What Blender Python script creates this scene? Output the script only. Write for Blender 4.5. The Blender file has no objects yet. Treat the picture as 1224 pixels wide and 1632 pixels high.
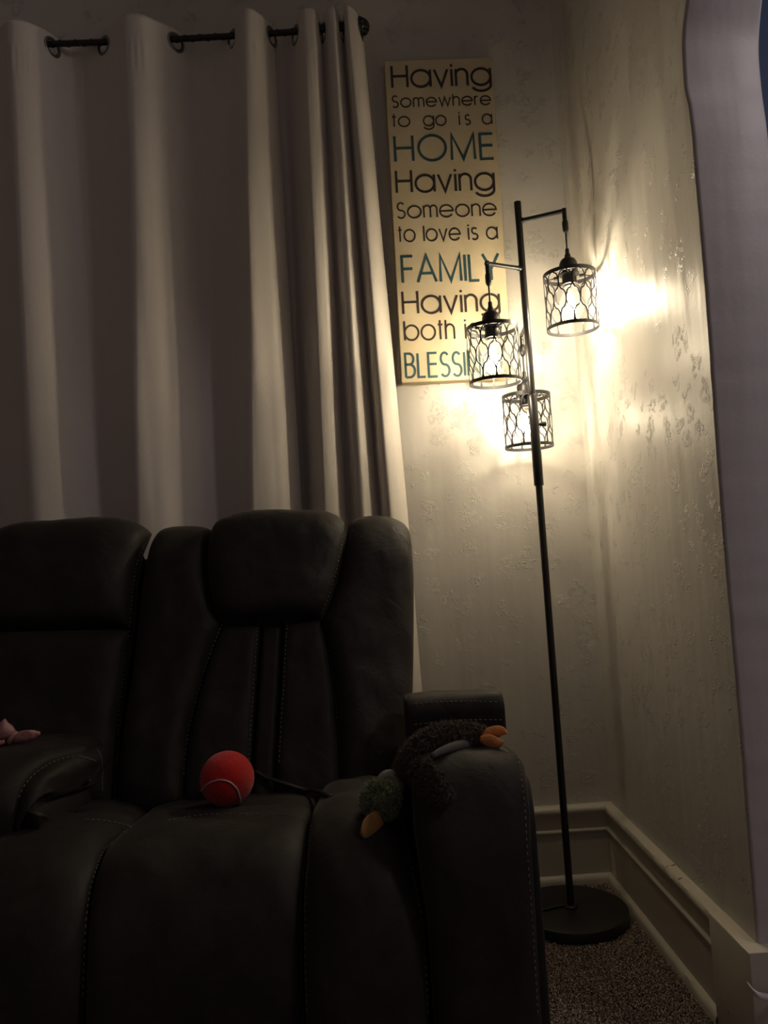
import bpy, bmesh, math, random
from mathutils import Vector, Matrix, noise
from mathutils.bvhtree import BVHTree
random.seed(7)
PI = math.pi
scene = bpy.context.scene
COL = scene.collection

# ------------------------------------------------------------------ camera
FPX, IMW, IMH = 1250.0, 1224.0, 1632.0
EYE = Vector((0.0, 0.0, 0.84))
PITCH, ROLL, YAW = math.radians(3.56), math.radians(-3.45), math.radians(1.65)
FWD = Vector((math.sin(YAW) * math.cos(PITCH), math.cos(YAW) * math.cos(PITCH), math.sin(PITCH)))
_r0 = Vector((math.cos(YAW), -math.sin(YAW), 0)); _u0 = _r0.cross(FWD)
RIGHT = _r0 * math.cos(ROLL) + _u0 * math.sin(ROLL)
UP = RIGHT.cross(FWD)
cam_d = bpy.data.cameras.new('camera'); cam = bpy.data.objects.new('camera', cam_d); COL.objects.link(cam)
cam_d.sensor_fit = 'VERTICAL'; cam_d.sensor_height = 36.0; cam_d.sensor_width = 27.0
cam_d.lens = FPX / IMH * 36.0; cam_d.clip_start = 0.02
m = Matrix((RIGHT, UP, -FWD)).transposed().to_4x4(); m.translation = EYE
cam.matrix_world = m
scene.camera = cam

# ------------------------------------------------------------------ light
LAMP_COL = (1.0, 0.83, 0.575)
FILAMENT = 460.0
BULB_GLOW = 0.22  # emission on the clear glass, put in for the haze around the bulb
world = bpy.data.worlds.new('night_room'); scene.world = world; world.use_nodes = True
wb = world.node_tree.nodes['Background']
wb.inputs[0].default_value = (1.0, 0.80, 0.86, 1); wb.inputs[1].default_value = 0.065
ld = bpy.data.lights.new('jamb_fill', 'POINT'); ld.energy = 11.5; ld.color = (1.0, 0.86, 0.86); ld.shadow_soft_size = 0.12  # added fill light for the jamb and seat tops, from no known lamp
lo = bpy.data.objects.new('jamb_fill', ld); lo.location = (1.5, 0.55, 2.1); COL.objects.link(lo)
vs = scene.view_settings
vs.view_transform = 'Standard'; vs.look = 'None'; vs.gamma = 1.0; vs.use_curve_mapping = False
vs.exposure = 0.12

# ------------------------------------------------------------------ room frame (metres)
YW, XR, YE = 2.02, 0.588, 1.258          # back wall, right wall, end of right wall
THICK = 0.135

def ray(px, py):
    return RIGHT * ((px - IMW / 2) / FPX) - UP * ((py - IMH / 2) / FPX) + FWD
def onY(px, py, Y): d = ray(px, py); return EYE + d * ((Y - EYE.y) / d.y)
def onX(px, py, X): d = ray(px, py); return EYE + d * ((X - EYE.x) / d.x)
def onZ(px, py, Z): d = ray(px, py); return EYE + d * ((Z - EYE.z) / d.z)

# ------------------------------------------------------------------ materials
def new_mat(name):
    mt = bpy.data.materials.new(name); mt.use_nodes = True
    nt = mt.node_tree; b = nt.nodes['Principled BSDF']
    return mt, nt, b
def N(nt, kind, **kw):
    n = nt.nodes.new(kind)
    for k, v in kw.items():
        if k in n.inputs: n.inputs[k].default_value = v
        else: setattr(n, k, v)
    return n
def ramp(nt, stops):
    r = nt.nodes.new('ShaderNodeValToRGB'); e = r.color_ramp.elements
    while len(e) < len(stops): e.new(0.5)
    for q, (p, c) in zip(e, stops): q.position = p; q.color = (*c, 1) if len(c) == 3 else c
    return r
def math_n(nt, op, a, b=None):
    n = nt.nodes.new('ShaderNodeMath'); n.operation = op
    for i, x in enumerate((a, b)):
        if x is None: continue
        if isinstance(x, (int, float)): n.inputs[i].default_value = x
        else: nt.links.new(x, n.inputs[i])
    return n.outputs[0]
def coords(nt, scale=(1, 1, 1)):
    t = nt.nodes.new('ShaderNodeTexCoord'); mp = nt.nodes.new('ShaderNodeMapping')
    mp.inputs['Scale'].default_value = scale
    nt.links.new(t.outputs['Object'], mp.inputs['Vector']); return mp.outputs[0]
def simple(name, col, rough=0.5, metal=0.0, spec=0.5, var=0.0, vscale=30, bump=0.0, bscale=200, sheen=0.0):
    mt, nt, b = new_mat(name)
    b.inputs['Base Color'].default_value = (*col, 1); b.inputs['Roughness'].default_value = rough
    b.inputs['Metallic'].default_value = metal; b.inputs['Specular IOR Level'].default_value = spec
    if sheen:
        b.inputs['Sheen Weight'].default_value = sheen; b.inputs['Sheen Roughness'].default_value = 0.5
    co = coords(nt)
    if var:
        n = N(nt, 'ShaderNodeTexNoise', Scale=vscale, Detail=5.0, Roughness=0.6); nt.links.new(co, n.inputs['Vector'])
        r = ramp(nt, [(0.3, tuple(c * (1 - var) for c in col)), (0.7, tuple(min(1, c * (1 + var)) for c in col))])
        nt.links.new(n.outputs['Fac'], r.inputs['Fac']); nt.links.new(r.outputs[0], b.inputs['Base Color'])
    if bump:
        n2 = N(nt, 'ShaderNodeTexNoise', Scale=bscale, Detail=4.0); nt.links.new(co, n2.inputs['Vector'])
        bp = N(nt, 'ShaderNodeBump', Strength=bump, Distance=0.002)
        nt.links.new(n2.outputs['Fac'], bp.inputs['Height']); nt.links.new(bp.outputs[0], b.inputs['Normal'])
    return mt
def plaster(name, col, rough, swirl, spec=0.5):
    mt, nt, b = new_mat(name)
    b.inputs['Base Color'].default_value = (*col, 1)
    b.inputs['Roughness'].default_value = rough; b.inputs['Specular IOR Level'].default_value = spec
    co = coords(nt)
    # broad trowel waviness
    n1 = N(nt, 'ShaderNodeTexNoise', Scale=7.0, Detail=3.0); nt.links.new(co, n1.inputs['Vector'])
    # stretched vertical undulation of the hand-floated coat
    mp = coords(nt, (16, 16, 1.6))
    nv = N(nt, 'ShaderNodeTexNoise', Scale=1.0, Detail=2.0); nt.links.new(mp, nv.inputs['Vector'])
    # curled trowel marks: rings around scattered centres, broken up by noise
    dn = N(nt, 'ShaderNodeTexNoise', Scale=26.0, Detail=2.0); nt.links.new(co, dn.inputs['Vector'])
    dv = N(nt, 'ShaderNodeVectorMath', operation='MULTIPLY_ADD'); dv.inputs[1].default_value = (.05, .05, .05)
    nt.links.new(dn.outputs['Color'], dv.inputs[0]); nt.links.new(co, dv.inputs[2])
    sw = None
    for sc_, rf, cut in ((15.0, 62.0, .50), (24.0, 44.0, .60)):
        vo = N(nt, 'ShaderNodeTexVoronoi', Scale=sc_); nt.links.new(dv.outputs[0], vo.inputs['Vector'])
        sep = N(nt, 'ShaderNodeSeparateColor'); nt.links.new(vo.outputs['Color'], sep.inputs[0])
        on_ = math_n(nt, 'GREATER_THAN', sep.outputs[0], cut)
        nz = N(nt, 'ShaderNodeTexNoise', Scale=85.0, Detail=3.0); nt.links.new(co, nz.inputs['Vector'])
        ph = math_n(nt, 'ADD', math_n(nt, 'MULTIPLY', vo.outputs['Distance'], rf), math_n(nt, 'MULTIPLY', nz.outputs['Fac'], 15.0))
        si = math_n(nt, 'POWER', math_n(nt, 'ABSOLUTE', math_n(nt, 'SINE', ph)), 3.0)
        fo = ramp(nt, [(0.30, (1, 1, 1)), (0.46, (0, 0, 0))]); nt.links.new(vo.outputs['Distance'], fo.inputs['Fac'])
        br = ramp(nt, [(0.46, (0, 0, 0)), (0.56, (1, 1, 1))]); nt.links.new(nz.outputs['Fac'], br.inputs['Fac'])
        t_ = math_n(nt, 'MULTIPLY', math_n(nt, 'MULTIPLY', si, on_), math_n(nt, 'MULTIPLY', fo.outputs[0], br.outputs[0]))
        sw = t_ if sw is None else math_n(nt, 'MAXIMUM', sw, t_)
    fine = N(nt, 'ShaderNodeTexNoise', Scale=120.0, Detail=3.0); nt.links.new(co, fine.inputs['Vector'])
    h = math_n(nt, 'ADD', math_n(nt, 'MULTIPLY', sw, swirl * .45), math_n(nt, 'MULTIPLY', n1.outputs['Fac'], 1.2))
    h = math_n(nt, 'ADD', h, math_n(nt, 'MULTIPLY', nv.outputs['Fac'], 1.5))
    h = math_n(nt, 'ADD', h, math_n(nt, 'MULTIPLY', fine.outputs['Fac'], 0.10))
    bp = N(nt, 'ShaderNodeBump', Strength=0.56, Distance=0.004)
    nt.links.new(h, bp.inputs['Height']); nt.links.new(bp.outputs[0], b.inputs['Normal'])
    return mt
def cloth_mat(name, col):
    mt, nt, b = new_mat(name)
    b.inputs['Roughness'].default_value = 0.9; b.inputs['Specular IOR Level'].default_value = 0.15
    b.inputs['Sheen Weight'].default_value = 0.1
    n0 = N(nt, 'ShaderNodeTexNoise', Scale=1.0, Detail=4.0); nt.links.new(coords(nt, (900, 900, 60)), n0.inputs['Vector'])
    n1 = N(nt, 'ShaderNodeTexNoise', Scale=1.0, Detail=4.0); nt.links.new(coords(nt, (60, 60, 900)), n1.inputs['Vector'])
    a = math_n(nt, 'ADD', n0.outputs['Fac'], n1.outputs['Fac'])
    r = ramp(nt, [(0.3, tuple(c * 0.93 for c in col)), (0.7, col)])
    nt.links.new(math_n(nt, 'MULTIPLY', a, 0.5), r.inputs['Fac']); nt.links.new(r.outputs[0], b.inputs['Base Color'])
    n2 = N(nt, 'ShaderNodeTexNoise', Scale=9.0, Detail=4.0); nt.links.new(coords(nt, (1, 1, .5)), n2.inputs['Vector'])
    h = math_n(nt, 'ADD', math_n(nt, 'MULTIPLY', a, 0.12), math_n(nt, 'MULTIPLY', n2.outputs['Fac'], 1.0))
    bp = N(nt, 'ShaderNodeBump', Strength=0.35, Distance=0.006); nt.links.new(h, bp.inputs['Height']); nt.links.new(bp.outputs[0], b.inputs['Normal'])
    return mt
def suede_mat(name, col):
    mt, nt, b = new_mat(name)
    b.inputs['Specular IOR Level'].default_value = 0.22
    b.inputs['Sheen Weight'].default_value = 0.10; b.inputs['Sheen Roughness'].default_value = 0.35; b.inputs['Sheen Tint'].default_value = (1, .9, .8, 1)
    co = coords(nt)
    n = N(nt, 'ShaderNodeTexNoise', Scale=11.0, Detail=7.0, Roughness=0.65, Distortion=0.6); nt.links.new(co, n.inputs['Vector'])
    r = ramp(nt, [(0.32, tuple(c * 0.72 for c in col)), (0.52, col), (0.72, tuple(c * 1.5 for c in col))])
    nt.links.new(n.outputs['Fac'], r.inputs['Fac']); nt.links.new(r.outputs[0], b.inputs['Base Color'])
    rr = ramp(nt, [(0.3, (.52,) * 3), (0.7, (.72,) * 3)]); nt.links.new(n.outputs['Fac'], rr.inputs['Fac']); nt.links.new(rr.outputs[0], b.inputs['Roughness'])
    g = N(nt, 'ShaderNodeTexNoise', Scale=420.0, Detail=3.0); nt.links.new(co, g.inputs['Vector'])
    w = N(nt, 'ShaderNodeTexNoise', Scale=16.0, Detail=3.0, Distortion=1.2); nt.links.new(co, w.inputs['Vector'])
    h = math_n(nt, 'ADD', math_n(nt, 'MULTIPLY', g.outputs['Fac'], 0.12), w.outputs['Fac'])
    bp = N(nt, 'ShaderNodeBump', Strength=0.4, Distance=0.006); nt.links.new(h, bp.inputs['Height']); nt.links.new(bp.outputs[0], b.inputs['Normal'])
    return mt
def speckle_mat(name, stops, scale, rough=0.95):
    mt, nt, b = new_mat(name)
    b.inputs['Roughness'].default_value = rough; b.inputs['Specular IOR Level'].default_value = 0.1
    n = N(nt, 'ShaderNodeTexNoise', Scale=scale, Detail=2.0); nt.links.new(coords(nt), n.inputs['Vector'])
    r = ramp(nt, stops); nt.links.new(n.outputs['Fac'], r.inputs['Fac']); nt.links.new(r.outputs[0], b.inputs['Base Color'])
    return mt
def glass_mat(name):
    mt, nt, b = new_mat(name); nt.nodes.remove(b)
    out = nt.nodes['Material Output']
    tr = N(nt, 'ShaderNodeBsdfTransparent'); gl = N(nt, 'ShaderNodeBsdfGlossy', Roughness=0.03)
    em = N(nt, 'ShaderNodeEmission', Strength=BULB_GLOW); em.inputs[0].default_value = (*LAMP_COL, 1)
    fr = N(nt, 'ShaderNodeValue'); fr.outputs[0].default_value = 0.05; mx = N(nt, 'ShaderNodeMixShader'); ad = N(nt, 'ShaderNodeAddShader')
    nt.links.new(fr.outputs[0], mx.inputs[0]); nt.links.new(tr.outputs[0], mx.inputs[1]); nt.links.new(gl.outputs[0], mx.inputs[2])
    nt.links.new(mx.outputs[0], ad.inputs[0]); nt.links.new(em.outputs[0], ad.inputs[1]); nt.links.new(ad.outputs[0], out.inputs[0])
    return mt
def emit_mat(name, col, st):
    mt, nt, b = new_mat(name); nt.nodes.remove(b)
    em = N(nt, 'ShaderNodeEmission', Strength=st); em.inputs[0].default_value = (*col, 1)
    nt.links.new(em.outputs[0], nt.nodes['Material Output'].inputs[0]); return mt
def trim_mat(name, col):
    mt, nt, b = new_mat(name)
    b.inputs['Roughness'].default_value = 0.45
    co = coords(nt)
    n = N(nt, 'ShaderNodeTexNoise', Scale=24.0, Detail=5.0, Roughness=0.7); nt.links.new(co, n.inputs['Vector'])
    r = ramp(nt, [(0.0, col), (0.68, col), (0.69, (.09, .06, .04)), (1, (.07, .05, .03))])
    nt.links.new(n.outputs['Fac'], r.inputs['Fac']); nt.links.new(r.outputs[0], b.inputs['Base Color'])
    n2 = N(nt, 'ShaderNodeTexNoise', Scale=60.0, Detail=4.0); nt.links.new(co, n2.inputs['Vector'])
    bp = N(nt, 'ShaderNodeBump', Strength=0.3, Distance=0.002); nt.links.new(n2.outputs['Fac'], bp.inputs['Height']); nt.links.new(bp.outputs[0], b.inputs['Normal'])
    return mt

M_wall = plaster('wall_paint', (.60, .575, .53), 0.36, 2.0)
M_wallr = plaster('wall_paint_gloss', (.60, .575, .53), 0.42, 2.6, .35)
M_jamb = plaster('wall_paint_jamb', (.72, .69, .69), 0.5, 0.0)  # wall paint again, paler and cooler: the jamb's ambient light put into its colour
M_blue = simple('blue_paint', (.13, .19, .33), 0.6, bump=.2, bscale=40)
M_ceil = simple('ceiling_paint', (.66, .64, .60), 0.8, bump=.3, bscale=60)
M_trim = trim_mat('trim_paint', (.60, .56, .47))
M_carpet = speckle_mat('carpet', [(0.36, (.10, .075, .057)), (0.5, (.36, .29, .23)), (0.64, (.76, .66, .56))], 330)
M_cloth = cloth_mat('curtain_linen', (.72, .675, .62))
M_black = simple('black_metal', (.012, .012, .013), 0.42, 0.0, 0.5, bump=.1, bscale=300)
M_blackgl = simple('black_metal_satin', (.014, .013, .013), 0.33, 0.0, 0.6)
M_steel = simple('grommet_steel', (.30, .29, .28), 0.35, 1.0)
M_glass = glass_mat('bulb_glass')
M_fil = emit_mat('filament_light', LAMP_COL, FILAMENT)
M_fil2 = emit_mat('filament_light_dim', LAMP_COL, FILAMENT * .48)
M_brass = simple('bulb_screw', (.45, .40, .30), 0.4, 1.0)
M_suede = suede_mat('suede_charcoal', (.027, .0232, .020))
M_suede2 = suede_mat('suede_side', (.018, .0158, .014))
M_thread = simple('thread_grey', (.22, .20, .175), 0.8)
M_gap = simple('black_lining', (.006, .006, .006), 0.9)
M_red = simple('red_felt', (.62, .022, .018), 0.95, 0, .15, var=.22, vscale=260, bump=.9, bscale=600, sheen=.3)
M_white = simple('seam_rubber', (.62, .52, .50), 0.7)
M_signface = simple('sign_cream', (.70, .60, .40), 0.55, 0, .35, var=.07, vscale=14, bump=.15, bscale=120)
M_signedge = simple('sign_edge', (.55, .43, .25), 0.6, var=.15, vscale=25)
M_ink = simple('ink_brown', (.035, .026, .022), 0.6, var=.2, vscale=60)
M_teal = simple('ink_teal', (.030, .085, .098), 0.6, var=.2, vscale=60)
M_fur = simple('plush_brown', (.185, .142, .108), 0.9, 0, .2, var=.5, vscale=160)
M_furd = simple('plush_dark_brown', (.105, .082, .066), 0.9, 0, .2, var=.5, vscale=160)
M_green = simple('plush_green', (.25, .285, .17), 0.8, 0, .3, var=.5, vscale=140)
M_greyf = simple('felt_grey', (.15, .135, .12), 0.95, var=.1, vscale=80)
M_orange = simple('felt_orange', (.82, .34, .11), 0.9, 0, .2, var=.12, vscale=90, bump=.5, bscale=350)
M_bill = simple('felt_ochre', (.48, .27, .09), 0.9, 0, .2, var=.12, vscale=90, bump=.5, bscale=350)
M_collar = simple('felt_white', (.52, .52, .47), 0.9)
M_pink = simple('pink_satin', (.50, .25, .25), 0.38, 0, .6, var=.16, vscale=70, bump=.4, bscale=90)
M_pinkpat = simple('pink_print', (.56, .27, .24), 0.45, 0, .5, var=.45, vscale=130, bump=.4, bscale=150)
M_plastic = simple('black_plastic', (.02, .019, .018), 0.4)

# ------------------------------------------------------------------ helpers
def mesh_obj(name, verts, faces, mat, parent=None, smooth=True):
    me = bpy.data.meshes.new(name); me.from_pydata([tuple(v) for v in verts], [], faces); me.validate()
    bm = bmesh.new(); bm.from_mesh(me); bmesh.ops.recalc_face_normals(bm, faces=bm.faces); bm.to_mesh(me); bm.free()
    if smooth: me.polygons.foreach_set('use_smooth', [True] * len(me.polygons))
    o = bpy.data.objects.new(name, me); COL.objects.link(o)
    if mat: me.materials.append(mat)
    if parent: adopt(o, parent)
    return o
def adopt(o, parent):
    o.parent = parent
    o.matrix_parent_inverse = (world_of(parent)).inverted()
def world_of(o):
    w = Matrix.Translation(o.location)
    return w
def thing(name, label, cat, loc, group=None):
    o = bpy.data.objects.new(name, None); COL.objects.link(o); o.location = loc; o.empty_display_size = .05
    o['label'] = label; o['category'] = cat
    if group: o['group'] = group
    return o
def struct(o): o['kind'] = 'structure'; return o
class MB:
    def __init__(s): s.v = []; s.f = []
    def add(s, v, f):
        k = len(s.v); s.v += [Vector(x) for x in v]; s.f += [tuple(i + k for i in q) for q in f]; return s
    def box(s, a, b):
        (x0, y0, z0), (x1, y1, z1) = a, b
        return s.add([(x0, y0, z0), (x1, y0, z0), (x1, y1, z0), (x0, y1, z0), (x0, y0, z1), (x1, y0, z1), (x1, y1, z1), (x0, y1, z1)],
                     [(0, 3, 2, 1), (4, 5, 6, 7), (0, 1, 5, 4), (1, 2, 6, 5), (2, 3, 7, 6), (3, 0, 4, 7)])
    def tube(s, path, rad, n=12, cap=True, flat=None, ref=None):
        path = [Vector(p) for p in path]; L = len(path)
        rads = rad if isinstance(rad, (list, tuple)) else [rad] * L
        up = ref or Vector((0, 0, 1)); vs_ = []
        prev = None
        for i, p in enumerate(path):
            t = (path[min(i + 1, L - 1)] - path[max(i - 1, 0)]).normalized()
            if prev is None:
                a = t.cross(up)
                if a.length < 1e-3: a = t.cross(Vector((1, 0, 0)))
                a.normalize()
            else: a = (prev - t * prev.dot(t)).normalized()
            prev = a; b = t.cross(a)
            r = rads[i]; ra, rb = r if isinstance(r, (tuple, list)) else (r, r)
            for k in range(n):
                q = 2 * PI * k / n; vs_.append(p + a * (ra * math.cos(q)) + b * (rb * math.sin(q)))
        fs = [(i * n + k, i * n + (k + 1) % n, (i + 1) * n + (k + 1) % n, (i + 1) * n + k) for i in range(L - 1) for k in range(n)]
        if cap: fs += [tuple(range(n - 1, -1, -1)), tuple((L - 1) * n + k for k in range(n))]
        return s.add(vs_, fs)
    def lathe(s, c, prof, n=32, axis=None):
        c = Vector(c); ax = (axis or Vector((0, 0, 1))).normalized()
        a = ax.orthogonal().normalized(); b = ax.cross(a); vs_ = []
        for (r, h) in prof:
            for k in range(n):
                q = 2 * PI * k / n; vs_.append(c + ax * h + a * (r * math.cos(q)) + b * (r * math.sin(q)))
        L = len(prof)
        fs = [(i * n + k, i * n + (k + 1) % n, (i + 1) * n + (k + 1) % n, (i + 1) * n + k) for i in range(L - 1) for k in range(n)]
        if prof[0][0] > 1e-6 and prof[0] != prof[-1]: fs.append(tuple(range(n - 1, -1, -1)))
        if prof[-1][0] > 1e-6 and prof[0] != prof[-1]: fs.append(tuple((L - 1) * n + k for k in range(n)))
        return s.add(vs_, fs)
    def torus(s, c, ax, R, ra, rb=None, n=40, k=10):
        rb = rb or ra; prof = [(R + ra * math.cos(2 * PI * i / k), rb * math.sin(2 * PI * i / k)) for i in range(k)]
        return s.lathe(c, prof + [prof[0]], n, Vector(ax))
    def build(s, name, mat, parent=None, smooth=True): return mesh_obj(name, s.v, s.f, mat, parent, smooth)
def bevel(o, w, seg=3):
    bm = bmesh.new(); bm.from_mesh(o.data)
    bmesh.ops.remove_doubles(bm, verts=bm.verts, dist=1e-5)
    es = [e for e in bm.edges if len(e.link_faces) == 2 and e.calc_face_angle(0) > .5]
    bmesh.ops.bevel(bm, geom=es, offset=w, segments=seg, profile=.5, affect='EDGES', clamp_overlap=True)
    bm.to_mesh(o.data); bm.free(); return o
def autosmooth(o, ang=35):
    bm = bmesh.new(); bm.from_mesh(o.data)
    for e in bm.edges:
        if len(e.link_faces) == 2 and e.calc_face_angle(0) > math.radians(ang): e.smooth = False
    bm.to_mesh(o.data); bm.free(); return o
def lerp_list(keys, x):          # monotone cubic through (x, y...) keys
    n = len(keys)
    if x <= keys[0][0]: return keys[0][1]
    if x >= keys[-1][0]: return keys[-1][1]
    for i in range(n - 1):
        if keys[i][0] <= x <= keys[i + 1][0]: break
    def sl(j):
        if j == 0: return (keys[1][1] - keys[0][1]) / (keys[1][0] - keys[0][0])
        if j == n - 1: return (keys[-1][1] - keys[-2][1]) / (keys[-1][0] - keys[-2][0])
        a = (keys[j][1] - keys[j - 1][1]) / (keys[j][0] - keys[j - 1][0]); b = (keys[j + 1][1] - keys[j][1]) / (keys[j + 1][0] - keys[j][0])
        return 0 if a * b <= 0 else 2 * a * b / (a + b)
    (x0, y0), (x1, y1) = keys[i], keys[i + 1]; h = x1 - x0; t = (x - x0) / h
    return y0 * (2 * t**3 - 3 * t * t + 1) + h * sl(i) * (t**3 - 2 * t * t + t) + y1 * (-2 * t**3 + 3 * t * t) + h * sl(i + 1) * (t**3 - t * t)
def catmull(pts, t):             # t 0..1 over a list of Vectors, chord-length spaced
    d = [0]
    for a, b in zip(pts, pts[1:]): d.append(d[-1] + (b - a).length)
    T = d[-1]
    return Vector([lerp_list([(x / T, p[k]) for x, p in zip(d, pts)], t) for k in range(len(pts[0]))])
def dense(pts, n): pts = [Vector(p) for p in pts]; return [catmull(pts, i / (n - 1)) for i in range(n)]
def edge_dense(n):               # 0..1 parameters crowded towards both ends
    return [0.5 - 0.5 * math.cos(PI * i / n) for i in range(n + 1)]
def puff(name, base, bulge, mat, parent, nu=36, nv=48, k=5, kv=None, back=.04, groove=None, us=None, wob=0.0):
    U = us or edge_dense(nu); V = edge_dense(nv); nu, nv = len(U) - 1, len(V) - 1; kv = kv or k
    P = [[base(u, v) for v in V] for u in U]; front, rear = [], []
    ci, cj = nu // 2, nv // 2
    sgn = 1 if (P[ci + 1][cj] - P[ci - 1][cj]).cross(P[ci][cj + 1] - P[ci][cj - 1]).dot(EYE - P[ci][cj]) > 0 else -1
    for i in range(nu + 1):
        for j in range(nv + 1):
            du = P[min(i + 1, nu)][j] - P[max(i - 1, 0)][j]; dv = P[i][min(j + 1, nv)] - P[i][max(j - 1, 0)]
            n = du.cross(dv)
            n = n.normalized() if n.length > 1e-12 else Vector((0, -1, 0))
            n = n * sgn
            pu = max(0, 1 - abs(2 * U[i] - 1) ** k); pv = max(0, 1 - abs(2 * V[j] - 1) ** kv)
            h = bulge * math.sqrt(pu) * math.sqrt(pv)
            if groove: h += groove(U[i], V[j]) 
            if wob:
                q = P[i][j]; h += wob * math.sqrt(pu * pv) * noise.fractal(q * 14, 1.0, 2.0, 3)
            front.append(P[i][j] + n * h); rear.append(P[i][j] - n * back)
    K = nv + 1; off = len(front)
    fs = [(i * K + j, (i + 1) * K + j, (i + 1) * K + j + 1, i * K + j + 1) for i in range(nu) for j in range(nv)]
    fs += [tuple(off + q for q in reversed(f)) for f in fs]
    ring = [i * K for i in range(nu + 1)] + [nu * K + j for j in range(1, K)] + [i * K + nv for i in range(nu - 1, -1, -1)] + [j for j in range(nv - 1, 0, -1)]
    fs += [(ring[a], ring[(a + 1) % len(ring)], off + ring[(a + 1) % len(ring)], off + ring[a]) for a in range(len(ring))]
    return mesh_obj(name, front + rear, fs, mat, parent)
def ruled(Lp, Rp):               # base surface between two curves of world points
    def b(u, v): return catmull(Lp, v).lerp(catmull(Rp, v), u)
    cache = {}
    def c(u, v):
        if v not in cache: cache[v] = (catmull(Lp, v), catmull(Rp, v))
        l, r = cache[v]; return l.lerp(r, u)
    return c
def strands(mb, faces_src, count, length, width, droop=0.3, curl=.5, seed=1):
    rnd = random.Random(seed)
    me = faces_src.data; polys = list(me.polygons); acc = []; tot = 0
    for p in polys: tot += p.area; acc.append(tot)
    import bisect
    for _ in range(count):
        p = polys[bisect.bisect_left(acc, rnd.random() * tot)]
        vs_ = [me.vertices[i].co for i in p.vertices]
        a, b = rnd.random(), rnd.random()
        q = vs_[0].lerp(vs_[1], a).lerp((vs_[3] if len(vs_) > 3 else vs_[2]).lerp(vs_[2], a), b)
        n = (p.normal + Vector((rnd.gauss(0, curl), rnd.gauss(0, curl), rnd.gauss(0, curl) - droop))).normalized()
        s = n.cross(Vector((rnd.gauss(0, 1), rnd.gauss(0, 1), rnd.gauss(0, 1)))).normalized() * width
        n2 = (n + Vector((rnd.gauss(0, curl), rnd.gauss(0, curl), rnd.gauss(0, curl) - droop))).normalized()
        L = length * rnd.uniform(.6, 1.25)
        m1 = q + n * L * .55; e = m1 + n2 * L * .5
        mb.add([q - s, q + s, m1 + s * .8, m1 - s * .8, e], [(0, 1, 2, 3), (3, 2, 4)])

# ================================================================== THE SETTING
# floor
struct(MB().box((-3.0, -2.6, -.05), (2.8, YW + .6, 0.0)).build('floor', M_carpet, smooth=False))
mb = MB(); rnd = random.Random(3); sp = .0036
nx, ny = int(.44 / sp), int(1.02 / sp)
for i in range(nx):
    for j in range(ny):
        x = .16 + (i + rnd.random()) * sp; y = .98 + (j + rnd.random()) * sp
        if x > XR - .012 or y > YW - .012: continue
        h = rnd.uniform(.006, .011); r = rnd.uniform(.0013, .0021); a = rnd.random() * 6.28
        tx, ty = rnd.gauss(0, .003), rnd.gauss(0, .003)
        ps = [(x + r * math.cos(a + q * 2.094), y + r * math.sin(a + q * 2.094), 0) for q in range(3)]
        pt = [(x + tx + r * .9 * math.cos(a + q * 2.094), y + ty + r * .9 * math.sin(a + q * 2.094), h) for q in range(3)]
        mb.add(ps + pt, [(0, 1, 4, 3), (1, 2, 5, 4), (2, 0, 3, 5), (3, 4, 5)])
pile = mb.build('carpet_pile', M_carpet, smooth=False)
pile['kind'] = 'stuff'; pile['label'] = 'brown speckled carpet pile around the lamp base'; pile['category'] = 'carpet'
# ceiling, back wall, left wall, far room
struct(MB().box((-3.0, -2.6, 2.75), (2.8, YW + .6, 2.83)).build('ceiling', M_ceil, smooth=False))
struct(MB().box((-3.0, YW, 0), (XR + .005, YW + .1, 2.75)).build('wall_back', M_wall, smooth=False))
struct(MB().box((-3.0, -2.6, 0), (-2.9, YW, 2.75)).build('wall_left', M_wall, smooth=False))
struct(MB().add([(.60, YW + .5, 0), (2.7, YW + .5, 0), (2.7, -2.6, 0), (2.7, -2.6, 2.75), (2.7, YW + .5, 2.75), (.60, YW + .5, 2.75), (.60, YW + .6, 0), (2.8, YW + .6, 0), (2.8, -2.6, 0), (2.8, -2.6, 2.75), (2.8, YW + .6, 2.75), (.60, YW + .6, 2.75)], [(0, 1, 4, 5), (1, 2, 3, 4), (6, 11, 10, 7), (7, 10, 9, 8), (0, 5, 11, 6), (5, 4, 10, 11), (4, 3, 9, 10), (2, 8, 9, 3), (0, 6, 7, 1), (1, 7, 8, 2)]).build('wall_next_room', M_blue, smooth=False))
# right wall: hand-plastered, its open end (arch jamb) slightly wavy and starting to arch at the top
def edge_px(py):
    keys = [(-160, 1150), (-80, 1112), (-30, 1099), (0, 1094.5), (60, 1089), (130, 1092), (150, 1095), (170, 1100), (300, 1112), (450, 1125), (800, 1150), (1150, 1180), (1330, 1194), (1480, 1206), (1632, 1217)]
    return lerp_list(keys, py)
def far_px(py):
    keys = [(-160, 1262), (-80, 1231), (0, 1218), (80, 1212), (150, 1217), (200, 1224), (300, 1234), (450, 1247), (800, 1272), (1632, 1339)]
    return lerp_list(keys, py)
rows = [-100 + 12 * i for i in range(157)]
ed = []; fr = []
for py in rows:
    e = onX(edge_px(py), py, XR); e.y += .0016 * noise.noise(Vector((0, 0, e.z * 30)))
    ed.append((e.y, e.z))
    q = onY(far_px(py), py, e.y); fr.append(q.x)
ed = [(ed[0][0], 2.75)] + ed + [(ed[-1][0], 0.0)]; fr = [fr[0]] + fr + [fr[-1]]
mb = MB(); R_ = len(ed); vv = []
for (y, z), xf in zip(ed, fr):
    ry = .006
    vv += [(XR, YW, z), (XR, y + ry, z), (XR + ry * .3, y + ry * .3, z), (XR + ry, y, z), (xf - ry, y, z), (xf - ry * .3, y + ry * .3, z), (xf, y + ry, z), (xf, YW + .1, z)]
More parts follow.
